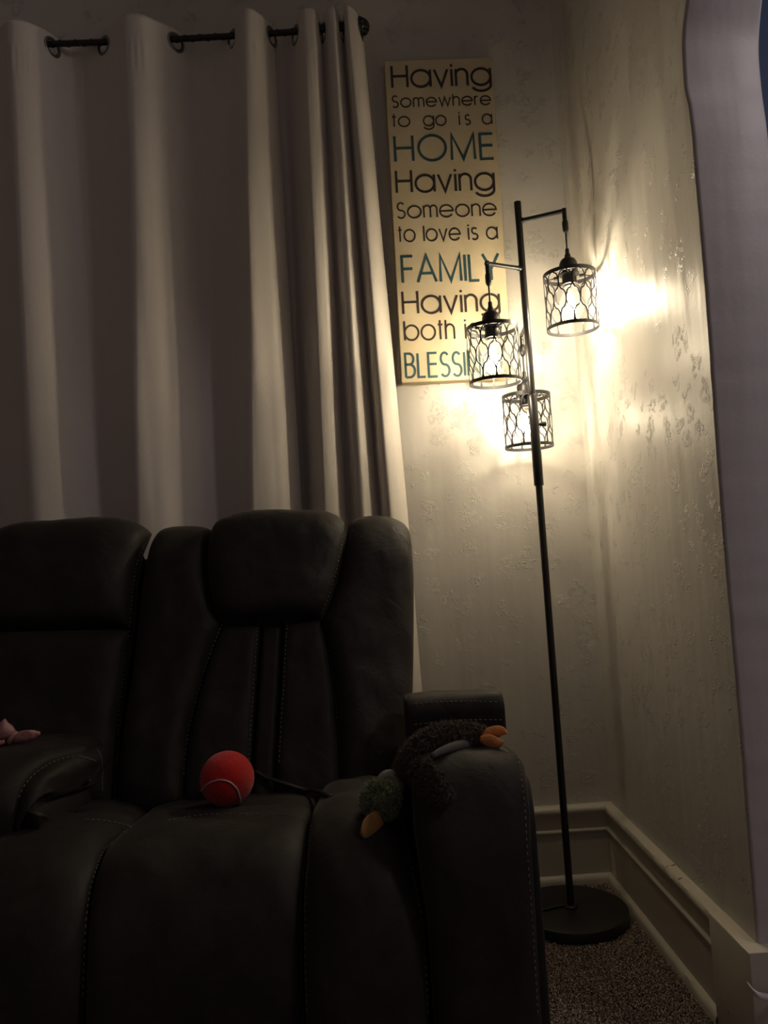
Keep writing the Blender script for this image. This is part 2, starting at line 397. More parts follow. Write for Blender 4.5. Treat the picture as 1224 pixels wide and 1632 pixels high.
fs = [(i * 8 + k, i * 8 + k + 1, (i + 1) * 8 + k + 1, (i + 1) * 8 + k) for i in range(R_ - 1) for k in range(7)]
fs += [(i * 8 + 7, i * 8, (i + 1) * 8, (i + 1) * 8 + 7) for i in range(R_ - 1)]
mb.add(vv, fs)
wr = struct(mb.build('wall_right', M_wallr)); autosmooth(wr, 60)
wr.data.materials.append(M_jamb)
for p in wr.data.polygons:
    if abs(p.normal.x) > .995: p.use_smooth = False
    if p.center.y < 1.5 and p.center.x > XR + .002: p.material_index = 1

# baseboards
BH = .197
prof = [(0, 0), (.030, 0), (.030, .018), (.027, .026), (.020, .029), (.018, .030), (.018, .130), (.0215, .1325), (.0225, .137), (.0205, .140), (.0145, .142), (.0135, .152), (.0150, .166), (.021, .176), (.024, .180), (.0255, .188), (.0225, .195), (.015, BH), (0, BH)]
YP0, YP1 = YE - .012, YE + .135          # plinth block along Y
vv = []; n = len(prof)
def bump(s, k): return (.0003 if 5 <= k <= 9 else .0012) * noise.noise(Vector((s * 22, k * 3.1, 0)))
segs = 46
for i in range(segs + 1):
    for k, (d, z) in enumerate(prof):
        x = -1.9 + (XR - d + 1.9) * i / segs
        vv.append((x, YW - d + (bump(x, k) if d else 0), z + (bump(x + 5, k) if 0 < d and z > .01 else 0)))
fs = [(i * n + k, (i + 1) * n + k, (i + 1) * n + k + 1, i * n + k + 1) for i in range(segs) for k in range(n - 1)]
struct(autosmooth(mesh_obj('baseboard_back', vv, fs, M_trim), 50))
vv = []
for i in range(segs + 1):
    for k, (d, z) in enumerate(prof):
        y = YP1 - .004 + (YW - d - YP1 + .004) * i / segs
        vv.append((XR - d + (bump(y, k) if d else 0), y, z + (bump(y + 9, k) if 0 < d and z > .01 else 0)))
struct(autosmooth(mesh_obj('baseboard_right', vv, fs, M_trim), 50))
o = MB().box((XR - .027, YP0, 0), (XR + THICK - .02, YP1, BH + .001)).build('trim_1', M_trim); struct(autosmooth(bevel(o, .003, 2)))
# curled flake of paint standing off the jamb above its block
q0 = onY(1195, 1571, YP0 - .003); vv = []
pts = dense([onY(1193, 1569, YP0 - .002), onY(1200, 1578, YP0 - .010), onY(1210, 1586, YP0 - .016), onY(1226, 1589, YP0 - .016), onY(1245, 1587, YP0 - .004)], 14)
pts2 = dense([onY(1195, 1571, YP0 - .002), onY(1203, 1585, YP0 - .012), onY(1214, 1593, YP0 - .020), onY(1230, 1594, YP0 - .021), onY(1247, 1592, YP0 - .006)], 14)
for a, b in zip(pts, pts2): vv += [a + Vector((0, .003, .003)), a, b, b + Vector((0, .004, -.001))]
fs = [(i * 4 + k, i * 4 + k + 1, i * 4 + 5 + k, i * 4 + 4 + k) for i in range(13) for k in range(3)]
o = mesh_obj('trim_2', vv, fs, M_jamb); struct(o)
sm = o.modifiers.new('s', 'SOLIDIFY'); sm.thickness = .0012

# ================================================================== CURTAINS
YROD = 1.93
rz = lambda x: lerp_list([(-.9, r_a.z), (.2, r_b.z)], x)
r_a = onY(56, 71, YROD); r_b = onY(573, 43, YROD)
def rodz(x): t = (x - r_a.x) / (r_b.x - r_a.x); return r_a.z + (r_b.z - r_a.z) * t - .006 * math.sin(PI * max(0, min(1, t)))
XEND = onY(566, 43, YROD).x
rod_t = thing('curtain_rod', 'thin black curtain rod with round openwork end knob above the curtains', 'curtain rod', (XEND, YROD, rodz(XEND)))
mb = MB(); npt = 160
path = [(-1.3 + (XEND + 1.3) * i / npt, YROD, rodz(-1.3 + (XEND + 1.3) * i / npt)) for i in range(npt + 1)]
mb.tube(path, .0075, 14)
tw = []
for i in range(npt * 6 + 1):
    x = -1.3 + (XEND + 1.3) * i / (npt * 6); a = x * 160
    tw.append((x, YROD + .0075 * math.cos(a), rodz(x) + .0075 * math.sin(a)))
mb.tube(tw, .0016, 5)
mb.build('rod', M_black, rod_t)
mb = MB(); fc = Vector((XEND + .010, YROD, rodz(XEND)))
for k in range(8):
    q = 2 * PI * k / 8; p_ = []
    for i in range(17):
        t = PI * i / 16; tw_ = q + t * .9
        p_.append(fc + Vector((-.024 * math.cos(t), .021 * math.sin(t) * math.cos(tw_), .021 * math.sin(t) * math.sin(tw_))))
    mb.tube(p_, .0034, 6)
mb.lathe(fc + Vector((-.03, 0, 0)), [(.004, 0), (.011, .002), (.011, .008), (.006, .011)], 16, Vector((1, 0, 0)))
mb.build('finial', M_black, rod_t)
bxx = -1.15
mb = MB(); mb.tube([(bxx, YW, rodz(bxx) - .03), (bxx, YROD + .02, rodz(bxx) - .02), (bxx, YROD, rodz(bxx) - .011)], .006, 8)
mb.lathe((bxx, YW - .006, rodz(bxx) - .03), [(.022, 0), (.022, .006)], 20, Vector((0, 1, 0))); mb.build('bracket', M_black, rod_t)

def curtain(name, label, top, bot, ncol, seed, AMP=(1.0, 1.0), hem=.015):
    # top/bot: (u, px, depth) keys at image rows ~60 and ~830
    root = thing(name, label, 'curtain', (onY(top[len(top) // 2][0], 60, YROD).x, YROD, 0.02))
    nk = len(top)
    def wpt(keys, py, u, am):
        keys = [(k[0], k[1] * am) for k in keys]
        ks = [(i / (nk - 1), onY(k[0], py, YROD + k[1]).x) for i, k in enumerate(keys)]
        ds = [(i / (nk - 1), k[1]) for i, k in enumerate(keys)]
        return lerp_list(ks, u), lerp_list(ds, u)
    zt0, zb0 = rodz(-.3), onY(300, 830, YROD).z
    H = .024
    zs = []
    z = zt0 + H; 
    while z > hem: zs.append(z); z -= .0045 if z > zt0 - .06 else .018
    zs.append(hem)
    cols = []
    for i in range(ncol + 1):
        u = i / ncol
        cols.append((u, wpt(top, 60, u, AMP[0]), wpt(bot, 830, u, AMP[1])))
    grid = []; X = []
    for (u, (xt, dt), (xb, db)) in cols:
        col = []
        for z in zs:
            s = (zt0 - z) / (zt0 - zb0)
            s2 = s if s < 1 else 1 + (s - 1) * .6
            sm_ = max(0, min(1, s)); sm_ = sm_ * .5 + .5 * sm_ * sm_ * (3 - 2 * sm_)
            x = xt + (xb - xt) * s2; d = dt + (db - dt) * max(0, min(1.2, s2))
            # fine wrinkles: gathered header, long soft creases below
            w1 = .004 * noise.noise(Vector((x * 34, seed, z * 1.2))) + .005 * noise.noise(Vector((x * 13, seed + 5, z * 1.7 + x * 4)))
            hd = math.exp(-((z - zt0 + .075) / .035) ** 2)
            w1 += hd * .003 * noise.noise(Vector((x * 95, seed + 9, 0)))
            y = YROD + d + w1
            y = min(y, YW - .018)
            zz = z + (rodz(x) - zt0) * max(0, min(1, 1 - s * 1.0)) + (.010 * noise.noise(Vector((x * 7, 3, seed))) if z > zt0 + H - .001 else 0)
            col.append(Vector((x, y, zz)))
        grid.append(col)
    K = len(zs)
    # eyelet columns: where the wave crosses the rod
    rows_ = [j for j in range(K) if abs(zs[j] - zt0) < .0035]; jr = rows_[0]
    eye = []
    for i in range(ncol):
        a, b = grid[i][jr].y - YROD, grid[i + 1][jr].y - YROD
        if a * b < 0: eye.append((i, grid[i][jr].lerp(grid[i + 1][jr], a / (a - b))))
    holes = []
    for i, c in eye:
        a, b = grid[max(0, i - 4)][jr], grid[min(ncol, i + 5)][jr]; tdir = (b - a); tdir.z = 0; tdir.normalize()
        holes.append((Vector((c.x, YROD, rodz(c.x) - .009)), tdir))
    fs = []
    for i in range(ncol):
        for j in range(K - 1):
            cc = (grid[i][j] + grid[i + 1][j + 1]) / 2
            if any((cc - h).length < .0185 for h, t in holes): continue
            fs.append((i * K + j, (i + 1) * K + j, (i + 1) * K + j + 1, i * K + j + 1))
    o = mesh_obj('fabric_panel', [p for c in grid for p in c], fs, M_cloth, root)
    so = o.modifiers.new('thickness', 'SOLIDIFY'); so.thickness = .0016; so.offset = 0
    for h, t in holes:
        ax = t.cross(Vector((0, 0, 1))).normalized()
        MB().torus(h, ax, .0215, .0048, .0026, 36, 10).build('grommet', M_steel, root)
    return root
curtain('curtain', 'wide off-white eyelet curtain panel behind the couch back, left of the dark gap',
        [(-330, .05), (-270, -.06), (-185, .06), (-100, -.065), (-40, .055), (22, -.07), (68, -.03), (115, .055), (165, .0), (215, -.07), (262, -.03), (318, .055), (362, .02), (394, -.075), (415, -.05), (433, .0), (436, .012)],
        [(-260, .05), (-200, -.06), (-130, .06), (-60, -.065), (5, .05), (56, -.07), (110, -.03), (165, .045), (192, .01), (224, -.07), (286, -.03), (348, .05), (376, .02), (406, -.075), (446, -.05), (478, .0), (482, .012)],
        520, 1.3, (.86, .66))
curtain('curtain', 'narrow bunched off-white curtain panel hanging beside the word sign',
        [(426, .05), (446, .055), (465, .02), (488, -.06), (500, -.055), (509, -.02), (513, .01), (516, .0), (528, -.055), (534, -.06), (540, -.035), (545, .0), (547, .01), (552, -.04), (557, -.06), (566, -.045), (575, .0), (579, .06)],
        [(470, .05), (486, .05), (502, .0), (520, -.06), (535, -.05), (550, -.01), (556, .02), (560, .01), (572, -.055), (580, -.06), (592, -.035), (602, .0), (606, .015), (614, -.04), (624, -.06), (638, -.04), (647, .01), (650, .06)],
        420, 7.7, (.86, .70))

# ================================================================== SIGN
SGY = YW - .036
c_tl, c_bl, c_tr = onY(616, 97, SGY), onY(640.5, 610, SGY), onY(788, 91, SGY)
UX = (c_tr - c_tl); SW = UX.length; UX.normalize(); UZ = Vector((-UX.z, 0, UX.x)); SH = (c_tl - c_bl).length
sign = thing('word_sign', 'tall narrow cream canvas sign with brown and teal words beside the lamp', 'sign', c_bl + UX * SW / 2 + UZ * 0)
def S(u, v, d=0.0): return c_bl + UX * u + UZ * v + Vector((0, -d, 0))
mb = MB(); T = .033
vv = [S(0, 0), S(SW, 0), S(SW, SH), S(0, SH)]; vv += [p + Vector((0, T, 0)) for p in vv]
mb.add(vv, [(0, 1, 2, 3), (7, 6, 5, 4), (0, 4, 5, 1), (1, 5, 6, 2), (2, 6, 7, 3), (3, 7, 4, 0)])
o = mb.build('canvas', M_signface, sign); bevel(o, .003, 3); autosmooth(o, 40)
o.data.materials.append(M_signedge)
for p in o.data.polygons:
    if abs(p.normal.y) < .7: p.material_index = 1
# letters as stroke skeletons in cap-height units: list of polylines, advance width
def arc(cx, cy, rx, ry, a0, a1, n=22): return [(cx + rx * math.cos(math.radians(a0 + (a1 - a0) * i / n)), cy + ry * math.sin(math.radians(a0 + (a1 - a0) * i / n))) for i in range(n + 1)]
xh = .77; r = xh / 2
def s_curve(w, h): return [arc(w / 2, h * .745, w * .44, h * .255, 35, 180, 12) + arc(w / 2, h * .745, w * .44, h * .245, 180, 270, 8)[1:] + arc(w / 2, h * .255, w * .5, h * .245, 90, 0, 8) + arc(w / 2, h * .255, w * .5, h * .255, 0, -145, 14)[1:]]
G = {
 'H': ([[(0, 0), (0, 1)], [(.62, 0), (.62, 1)], [(0, .52), (.62, .52)]], .62),
 'O': ([arc(.47, .5, .47, .5, 0, 360, 44)], .94),
 'M': ([[(0, 0), (.02, 1), (.4, .02), (.78, 1), (.8, 0)]], .8),
 'E': ([[(.44, 1), (0, 1), (0, 0), (.44, 0)], [(0, .53), (.42, .53)]], .44),
 'F': ([[(.42, 1), (0, 1), (0, 0)], [(0, .52), (.40, .52)]], .42),
 'A': ([[(0, 0), (.36, 1), (.72, 0)], [(.12, .33), (.6, .33)]], .72),
 'I': ([[(0, 0), (0, 1)]], 0.0),
 'L': ([[(0, 1), (0, 0), (.36, 0)]], .36),
 'Y': ([[(0, 1), (.31, .42), (.62, 1)], [(.31, .42), (.31, 0)]], .62),
 'B': ([[(0, 0), (0, 1), (.2, 1)] + arc(.2, .77, .21, .23, 90, -90, 14) + [(0, .54)], [(.2, .54)] + arc(.2, .27, .26, .27, 90, -90, 16) + [(0, 0)]], .46),
 'S': (s_curve(.44, 1.0), .44),
 'N': ([[(0, 0), (0, 1), (.6, 0), (.6, 1)]], .6),
 'G': ([arc(.47, .5, .47, .5, 45, 360, 36) + [(.5, .5)]], .94),
 'a': ([arc(r, r, r, r, 0, 360, 40), [(2 * r, 0), (2 * r, xh)]], 2 * r),
 'o': ([arc(r, r, r, r, 0, 360, 40)], 2 * r),
 'g': ([arc(r, r, r, r, 0, 360, 40), [(2 * r, xh), (2 * r, .02)] + arc(r, -.0, r, .27, 0, -160, 20)], 2 * r),
 'b': ([arc(r, r, r, r, 0, 360, 40), [(0, 0), (0, 1)]], 2 * r),
 'v': ([[(0, xh), (.27, 0), (.54, xh)]], .54),
 'w': ([[(0, xh), (.22, 0), (.43, xh), (.64, 0), (.86, xh)]], .86),
 'i': ([[(0, 0), (0, xh)], [(0, .90), (0, 1.0)]], 0.0),
 'l': ([[(0, 0), (0, 1)]], 0.0),
 'n': ([[(0, 0), (0, xh)], [(0, .40)] + arc(.235, xh - .26, .235, .26, 180, 0, 22) + [(.47, 0)]], .47),
 'h': ([[(0, 0), (0, 1)], [(0, .40)] + arc(.235, xh - .26, .235, .26, 180, 0, 22) + [(.47, 0)]], .47),
 'm': ([[(0, 0), (0, xh)], [(0, .42)] + arc(.19, xh - .22, .19, .22, 180, 0, 18) + [(.38, 0)], [(.38, .42)] + arc(.57, xh - .22, .19, .22, 180, 0, 18) + [(.76, 0)]], .76),
 'r': ([[(0, 0), (0, xh)], [(0, .40)] + arc(.22, xh - .24, .22, .24, 180, 88, 12)], .22),
 't': ([[(.12, 0), (.12, 1)], [(0, xh), (.26, xh)]], .26),
 'e': ([[(0.02, r), (2 * r, r)] + arc(r, r, r, r, 0, 325, 34)[1:]], 2 * r),
 's': (s_curve(.34, xh), .34),
}
def stroke(poly, w):             # polyline -> ribbon with mitred joins
    P = [Vector(p) for p in poly]; P = [P[0]] + [b for a, b in zip(P, P[1:]) if (a - b).length > 1e-6]; n = len(P); closed = (P[0] - P[-1]).length < 1e-4
    Lf, Rt = [], []
    for i in range(n):
        a = P[i - 1] if i > 0 else (P[-2] if closed else None); b = P[i + 1] if i < n - 1 else (P[1] if closed else None)
        d1 = (P[i] - a).normalized() if a is not None else None; d2 = (b - P[i]).normalized() if b is not None else None
        if d1 is None: d1 = d2
        if d2 is None: d2 = d1
        t = (d1 + d2); t = t.normalized() if t.length > 1e-6 else d1
        nn = Vector((-t.y, t.x)); c = max(.38, nn.dot(Vector((-d1.y, d1.x))))
        Lf.append(P[i] + nn * w / 2 / c); Rt.append(P[i] - nn * w / 2 / c)
    return Lf, Rt
def text_line(words, x0, yb0, x1, yb1, cap, mat, wfrac, label):
    # words: list of (text, start px or None); baseline from (x0,yb0) to (x1,yb1) in photo pixels; cap height in px
    p0, p1 = onY(x0, yb0, SGY), onY(x1, yb1, SGY); capm = cap * SGY / FPX
    u0 = (p0 - c_bl).dot(UX); v0 = (p0 - c_bl).dot(UZ); u1 = (p1 - c_bl).dot(UX); v1 = (p1 - c_bl).dot(UZ)
    sw = wfrac * capm
    spans = []
    for t, a, b in words:
        spans.append((t, u0 + (u1 - u0) * a, u0 + (u1 - u0) * b))
    lift = 0
    for t, a, b in spans:
        mb = MB(); gap = .17; nat = sum(G[c][1] for c in t) + gap * (len(t) - 1)
        for it in range(1): pass
        k = (b - a - sw) / (nat * capm) if nat > .3 else 1.0
        kx = min(k, 1.12) if k > 1 else k
        extra = 0 if len(t) < 2 else ((b - a - sw) - nat * capm * kx) / (len(t) - 1)
        x = a + sw / 2
        for c in t:
            for poly in G[c][0]:
                pl = [(x + px_ * capm * kx, (v0 + (v1 - v0) * ((x - u0) / (u1 - u0))) + (sw / 2 if c in 'HOMEFAILYBSNG' and False else 0) + py_ * (capm)) for px_, py_ in poly]
                Lf, Rt = stroke(pl, sw); n = len(Lf); lift += 1; z = .0010 + (lift % 3) * .00005
                vv = []
                for l, q in zip(Lf, Rt): vv += [S(l.x, l.y, z), S(q.x, q.y, z), S(l.x, l.y, -.0004), S(q.x, q.y, -.0004)]
                fs = []
                for i in range(n - 1):
                    e = i * 4; fs += [(e, e + 1, e + 5, e + 4), (e, e + 4, e + 6, e + 2), (e + 1, e + 3, e + 7, e + 5)]
                fs += [(0, 2, 3, 1), (4 * n - 4, 4 * n - 3, 4 * n - 1, 4 * n - 2)]
                mb.add(vv, fs)
            x += G[c][1] * capm * kx + gap * capm * kx + extra
        o = mb.build('lettering', mat, sign, smooth=False); o['label'] = label if len(spans) == 1 else 'word %s on the %s' % (t, label)
def cr(cx, cy): return 580 + cx / 2.915, 60 + cy / 2.915
def TL(words, cx0, cy0, cx1, cy1, cap, mat, wf, label):
    (a, b), (c, d) = cr(cx0, cy0), cr(cx1, cy1); text_line(words, a, b, c, d, cap / 2.915, mat, wf, label)
W1 = lambda t: [(t, 0, 1)]
TL(W1('Having'), 127, 233, 595, 219, 108, M_ink, .108, 'first line reading Having')
TL(W1('Somewhere'), 130, 325, 592, 311, 57, M_ink, .108, 'small line reading Somewhere')
TL([('to', 0, .185), ('go', .31, .545), ('is', .665, .785), ('a', .895, 1.0)], 130, 415, 598, 401, 63, M_ink, .10, 'small line reading to go is a')
TL(W1('HOME'), 141, 576, 609, 562, 124, M_teal, .10, 'teal line reading HOME')
TL(W1('Having'), 148, 721, 611, 707, 107, M_ink, .108, 'middle line reading Having')
TL(W1('Someone'), 153, 840, 619, 826, 75, M_ink, .100, 'line reading Someone')
TL([('to', 0, .18), ('love', .255, .63), ('is', .70, .805), ('a', .88, 1.0)], 158, 949, 624, 935, 74, M_ink, .100, 'line reading to love is a')
TL(W1('FAMILY'), 175, 1139, 637, 1125, 127, M_teal, .10, 'teal line reading FAMILY')
TL(W1('Having'), 178, 1284, 636, 1270, 107, M_ink, .108, 'lower line reading Having')
TL([('both', 0, .525), ('is', .62, .76), ('a', .86, 1.0)], 187, 1407, 642, 1393, 92, M_ink, .10, 'line reading both is a')
TL(W1('BLESSING'), 191, 1579, 648, 1565, 113, M_teal, .10, 'teal line reading BLESSING')

# ================================================================== FLOOR LAMP
LB = Vector((.424, 1.827, 0))
base_pt = onZ(910.3, 1447, .03); LB.x, LB.y = base_pt.x, base_pt.y
PT = onY(824.6, 322, LB.y)                        # pole top
lamp = thing('floor_lamp', 'black metal floor lamp with three lit cage shades in the corner', 'floor lamp', LB)
mb = MB(); mb.lathe(LB, [(.120, 0), (.1265, .003), (.1275, .010), (.1275, .026), (.125, .0305), (.119, .032), (.02, .0322), (.0, .0322)], 64)
o = mb.build('base', M_black, lamp); autosmooth(o, 40)
def pole_at(z): return LB.lerp(PT, 1) * 0 + Vector((LB.x + (PT.x - LB.x) * z / PT.z, LB.y, z))
def pole_z(py, px): return onY(px, py, LB.y).z
z_s0, z_s1 = pole_z(774, 855), pole_z(630, 846)
mb = MB(); mb.tube([pole_at(.030), pole_at(z_s0 + .01)], .0082, 20); mb.tube([pole_at(z_s1 - .01), pole_at(PT.z)], .0082, 20); mb.build('pole', M_blackgl, lamp)
autosmooth(lamp.children[-1], 50)
mb = MB(); mb.lathe(pole_at(.031), [(.0155, 0), (.0155, .004), (.0125, .0065), (.009, .007)], 24); mb.build('collar', M_black, lamp)
mb = MB(); mb.tube([pole_at(z_s0), pole_at(z_s0 + .001), pole_at(z_s1 - .001), pole_at(z_s1)], [.0105, .0112, .0112, .0105], 24); mb.build('sleeve', M_blackgl, lamp); autosmooth(lamp.children[-1], 50)
zk = pole_z(677, 849); kp = pole_at(zk)
mb = MB(); mb.lathe(kp + Vector((.010, 0, 0)), [(.004, 0), (.004, .006), (.0055, .007), (.0062, .009), (.0062, .016), (.005, .0178), (0, .018)], 18, Vector((1, -.1, 0))); mb.build('switch_knob', M_black, lamp); autosmooth(lamp.children[-1], 40)
# power cord over the base towards the back of the couch
cz = .035
c0 = pole_at(cz) + Vector((-.006, .004, .0)); pth = [c0, c0 + Vector((-.02, -.002, 0)), c0 + Vector((-.05, -.012, 0)), c0 + Vector((-.09, -.018, 0)), c0 + Vector((-.125, -.016, -.004)), c0 + Vector((-.15, -.01, -.024)), c0 + Vector((-.20, .03, -.026))]
mb = MB(); mb.tube(dense(pth, 40), .0028, 8); mb.build('power_cord', M_plastic, lamp)

SR, SHT = .0590, .132
def lamp_arm(az, end, seed, mf):
    """end: world point of the elbow; the shade hangs under it"""
    zc = end.z; root = pole_at(zc)
    mb = MB(); mb.tube([root, end + (end - root).normalized() * .0045], .0052, 14)
    mb.tube([end + Vector((0, 0, .0052)), end - Vector((0, 0, .050))], .0052, 14)
    mb.lathe(end - Vector((0, 0, .046)), [(.0052, .022), (.0070, .020), (.0074, .010), (.0070, 0), (.0045, -.006), (.003, -.007)], 16)
    mb.lathe(root.lerp(end, .06), [(.0066, -.006), (.0066, .006)], 14, end - root)
    o = mb.build('arm', M_blackgl, lamp); autosmooth(o, 45)
    z1 = -.098
    mb = MB(); mb.tube([end - Vector((0, 0, .05)), end + Vector((0, 0, z1 + .004))], .0021, 8); mb.build('cord', M_plastic, lamp)
    c = end + Vector((0, 0, z1))
    # socket: strain relief, dome cup, inner collar and three spokes that carry the shade
    mb = MB(); mb.lathe(c, [(.0025, .008), (.0045, .006), (.0048, -.004), (.0068, -.008), (.0074, -.014), (.011, -.016), (.0165, -.020), (.0205, -.028), (.0212, -.034), (.0212, -.052), (.024, -.053), (.024, -.056), (.0165, -.0565), (.0165, -.072), (.0185, -.073), (.0185, -.079), (.014, -.080), (0, -.080)], 32)
    zt = -.0535
    for k in range(3):
        a = seed + k * 2.0944
        mb.tube([c + Vector((.018 * math.cos(a), .018 * math.sin(a), zt)), c + Vector(((SR - .001) * math.cos(a), (SR - .001) * math.sin(a), zt))], (.0016), 6)
        mb.lathe(c + Vector((.034 * math.cos(a), .034 * math.sin(a), zt - .0035)), [(.0055, 0), (.0055, .005), (0, .0055)], 10)
    o = mb.build('socket', M_black, lamp); autosmooth(o, 40)
    t = c + Vector((0, 0, zt)); zb = -SHT
    def band(z0, z1_): return [(SR - .0009, z0), (SR + .0009, z0), (SR + .0009, z1_), (SR - .0009, z1_), (SR - .0009, z0)]
    mb = MB(); mb.lathe(t, band(-.0075, .0015), 72)
    shade = mb.build('lamp_shade', M_black, lamp); autosmooth(shade, 40)
    mb = MB(); mb.lathe(t, band(zb, zb + .0075), 72); autosmooth(mb.build('bottom_ring', M_black, shade), 40)
    # ogee lattice
    mb = MB(); NL = 24; w = 2 * PI / 12; Hc = .083
    for k in range(NL):
        sg = 1 if k % 2 else -1; pts = []
        nn = 110
        for i in range(nn + 1):
            z = -.004 + (zb + .008) * i / nn
            q = 2 * PI * (z + .010) / Hc
            g = math.sin(q); g = math.copysign(abs(g) ** .55, g)
            a = seed * .7 + w / 2 * k + sg * w / 4 * g * .985
            pts.append(t + Vector((SR * math.cos(a), SR * math.sin(a), z)))
        L_ = len(pts); vs_ = []
        for i, p in enumerate(pts):
            tg = (pts[min(i + 1, L_ - 1)] - pts[max(i - 1, 0)]).normalized(); rad = Vector((p.x - t.x, p.y - t.y, 0)).normalized(); sd = tg.cross(rad)
            for (a_, b_) in ((-1, -1), (1, -1), (1, 1), (-1, 1)): vs_.append(p + sd * (.00145 * a_) + rad * (.0007 * b_))
        fs = [(i * 4 + q, i * 4 + (q + 1) % 4, i * 4 + 4 + (q + 1) % 4, i * 4 + 4 + q) for i in range(L_ - 1) for q in range(4)]
        mb.add(vs_, fs)
    mb.build('lattice', M_black, shade, smooth=False)
    # clear bulb with four upright glowing filaments
    b = c + Vector((0, 0, -.080))
    mb = MB(); mb.lathe(b, [(.0125, .002), (.0130, -.006), (.0150, -.014), (.0200, -.024), (.0255, -.036), (.0285, -.048), (.0290, -.055), (.0270, -.065), (.0220, -.074), (.0130, -.081), (.005, -.0835), (0, -.084)], 36)
    bulb = mb.build('bulb', M_glass, lamp)
    mb = MB(); mb.lathe(b, [(.0132, .004), (.0136, .001), (.0132, -.004), (.0125, -.005)], 24); mb.lathe(b, [(.006, -.004), (.006, -.014), (.003, -.018), (.0015, -.060), (0, -.0605)], 14); mb.build('bulb_neck', M_brass, bulb)
    for k in range(4):
        a = .4 + k * PI / 2; f0 = b + Vector((.0042 * math.cos(a), .0042 * math.sin(a), -.022)); f1 = b + Vector((.0085 * math.cos(a), .0085 * math.sin(a), -.064))
        MB().tube([f0, f1], .0032, 8).build('filament', mf, bulb, smooth=False)
za1 = pole_z(352, 828); e1 = onZ(901.0, 336, za1)
za2 = pole_z(427, 833); e2 = onZ(775.5, 421, za2)
e3 = onY(831, 535, LB.y + .098); 
e1 = onY(899, 336, LB.y - .045); e2 = onY(776.5, 420, LB.y - .045)
lamp_arm(0, e1, .3, M_fil); lamp_arm(0, e2, 1.15, M_fil); lamp_arm(0, e3, 2.2, M_fil2)

# ================================================================== COUCH
couch = thing('reclining_sofa', 'charcoal suede reclining loveseat with centre console and pale stitching', 'sofa', (-.35, 1.4, 0))
CB = []                                            # surfaces that later carry stitches and toys
def Yb(py): return 1.62 - .22 * (py - 830) / 450
def BK(px, py, d=0.0): return onY(px, py, Yb(py) + d)
headL = [(342, 836), (335, 860), (332, 894), (336, 939), (346, 975), (358, 993)]
headR = [(548, 832), (549.5, 850), (543, 900), (530, 947), (519, 974), (511, 986)]
midL = [(358, 995), (346, 1025), (333, 1061), (317, 1117), (303, 1178), (297, 1239), (293, 1300)]
midR = [(510, 987), (521, 1033), (528, 1080), (533, 1130), (538, 1189), (540, 1244), (541, 1305)]
def C(lst, d=0.0): return [BK(x, y, d) for x, y in lst]
def back_panel(name, Lp, Rp, bulge, k=5, kv=None, mat=None, top=None, **kw):
    def wrap(b):
        def f(u, v):
            p = b(u, v)
            return p
        return f
    o = puff(name, wrap(ruled(Lp, Rp)), bulge, mat or M_suede, couch, k=k, kv=kv, back=.05, wob=.004, **kw); CB.append(o); return o
def rounded_panel(name, Lp, Rp, bulge, topfn, **kw):
    """panel whose top edge follows topfn(u) -> extra height, closing over the back"""
    base = ruled(Lp, Rp)
    def f(u, v):
        p = base(u, v); w = max(0, 1 - v / .22) ** 2
        return p + Vector((0, .05 * w * w, topfn(u) * max(0, 1 - v / .5)))
    o = puff(name, f, bulge, M_suede, couch, back=.06, wob=.004, **kw); CB.append(o); return o
px2m = 1.62 / FPX
rounded_panel('headrest', C(headL, -.012), C(headR, -.012), .050, lambda u: 8 * px2m * (1 - (2 * u - 1) ** 2), k=5, kv=5, nu=44, nv=40)
# centre of the back: two panels with a narrow strip between
sL = [(415, 995), (411, 1040), (407, 1100), (403, 1160), (400, 1215), (398, 1303)]
sL2 = [(420, 995), (417, 1040), (413, 1100), (409, 1160), (406, 1215), (404, 1303)]
sR = [(448, 992), (446, 1040), (443, 1100), (440, 1160), (437, 1215), (435, 1303)]
sR2 = [(454, 992), (451, 1040), (448, 1100), (444, 1160), (441, 1215), (439, 1303)]
back_panel('back_panel', C(midL), C(sL), .022, k=6, kv=8); back_panel('back_panel', C(sL2), C(sR), .012, k=6, kv=14, nu=16)
back_panel('back_panel', C(sR2), C(midR), .022, k=6, kv=8)
bolL = [(262, 850), (247, 860), (237, 894), (226, 967), (217, 1050), (204, 1144), (194, 1222), (186, 1300)]
bolLr = [(334, 847), (330, 894), (334, 939), (344, 975), (355, 997), (343, 1027), (330, 1063), (314, 1117), (300, 1178), (294, 1239), (290, 1300)]
rounded_panel('side_bolster', C(bolL, .01), C(bolLr), .040, lambda u: 3 * px2m * (1 - (2 * u - 1) ** 2), k=4, kv=8, nv=60)
bolRl = [(556, 838), (552, 860), (545, 902), (532, 950), (521, 978), (513, 990), (524, 1033), (531, 1080), (536, 1130), (541, 1189), (543, 1244), (544, 1305)]
bolR = [(640, 842), (652, 858), (656, 900), (658, 945), (658, 1050), (655, 1130), (648, 1220), (640, 1300)]
rounded_panel('side_bolster', C(bolRl), C(bolR, .03), .042, lambda u: 12 * px2m * (1 - (2 * u - 1) ** 2), k=4, kv=8, nv=60)
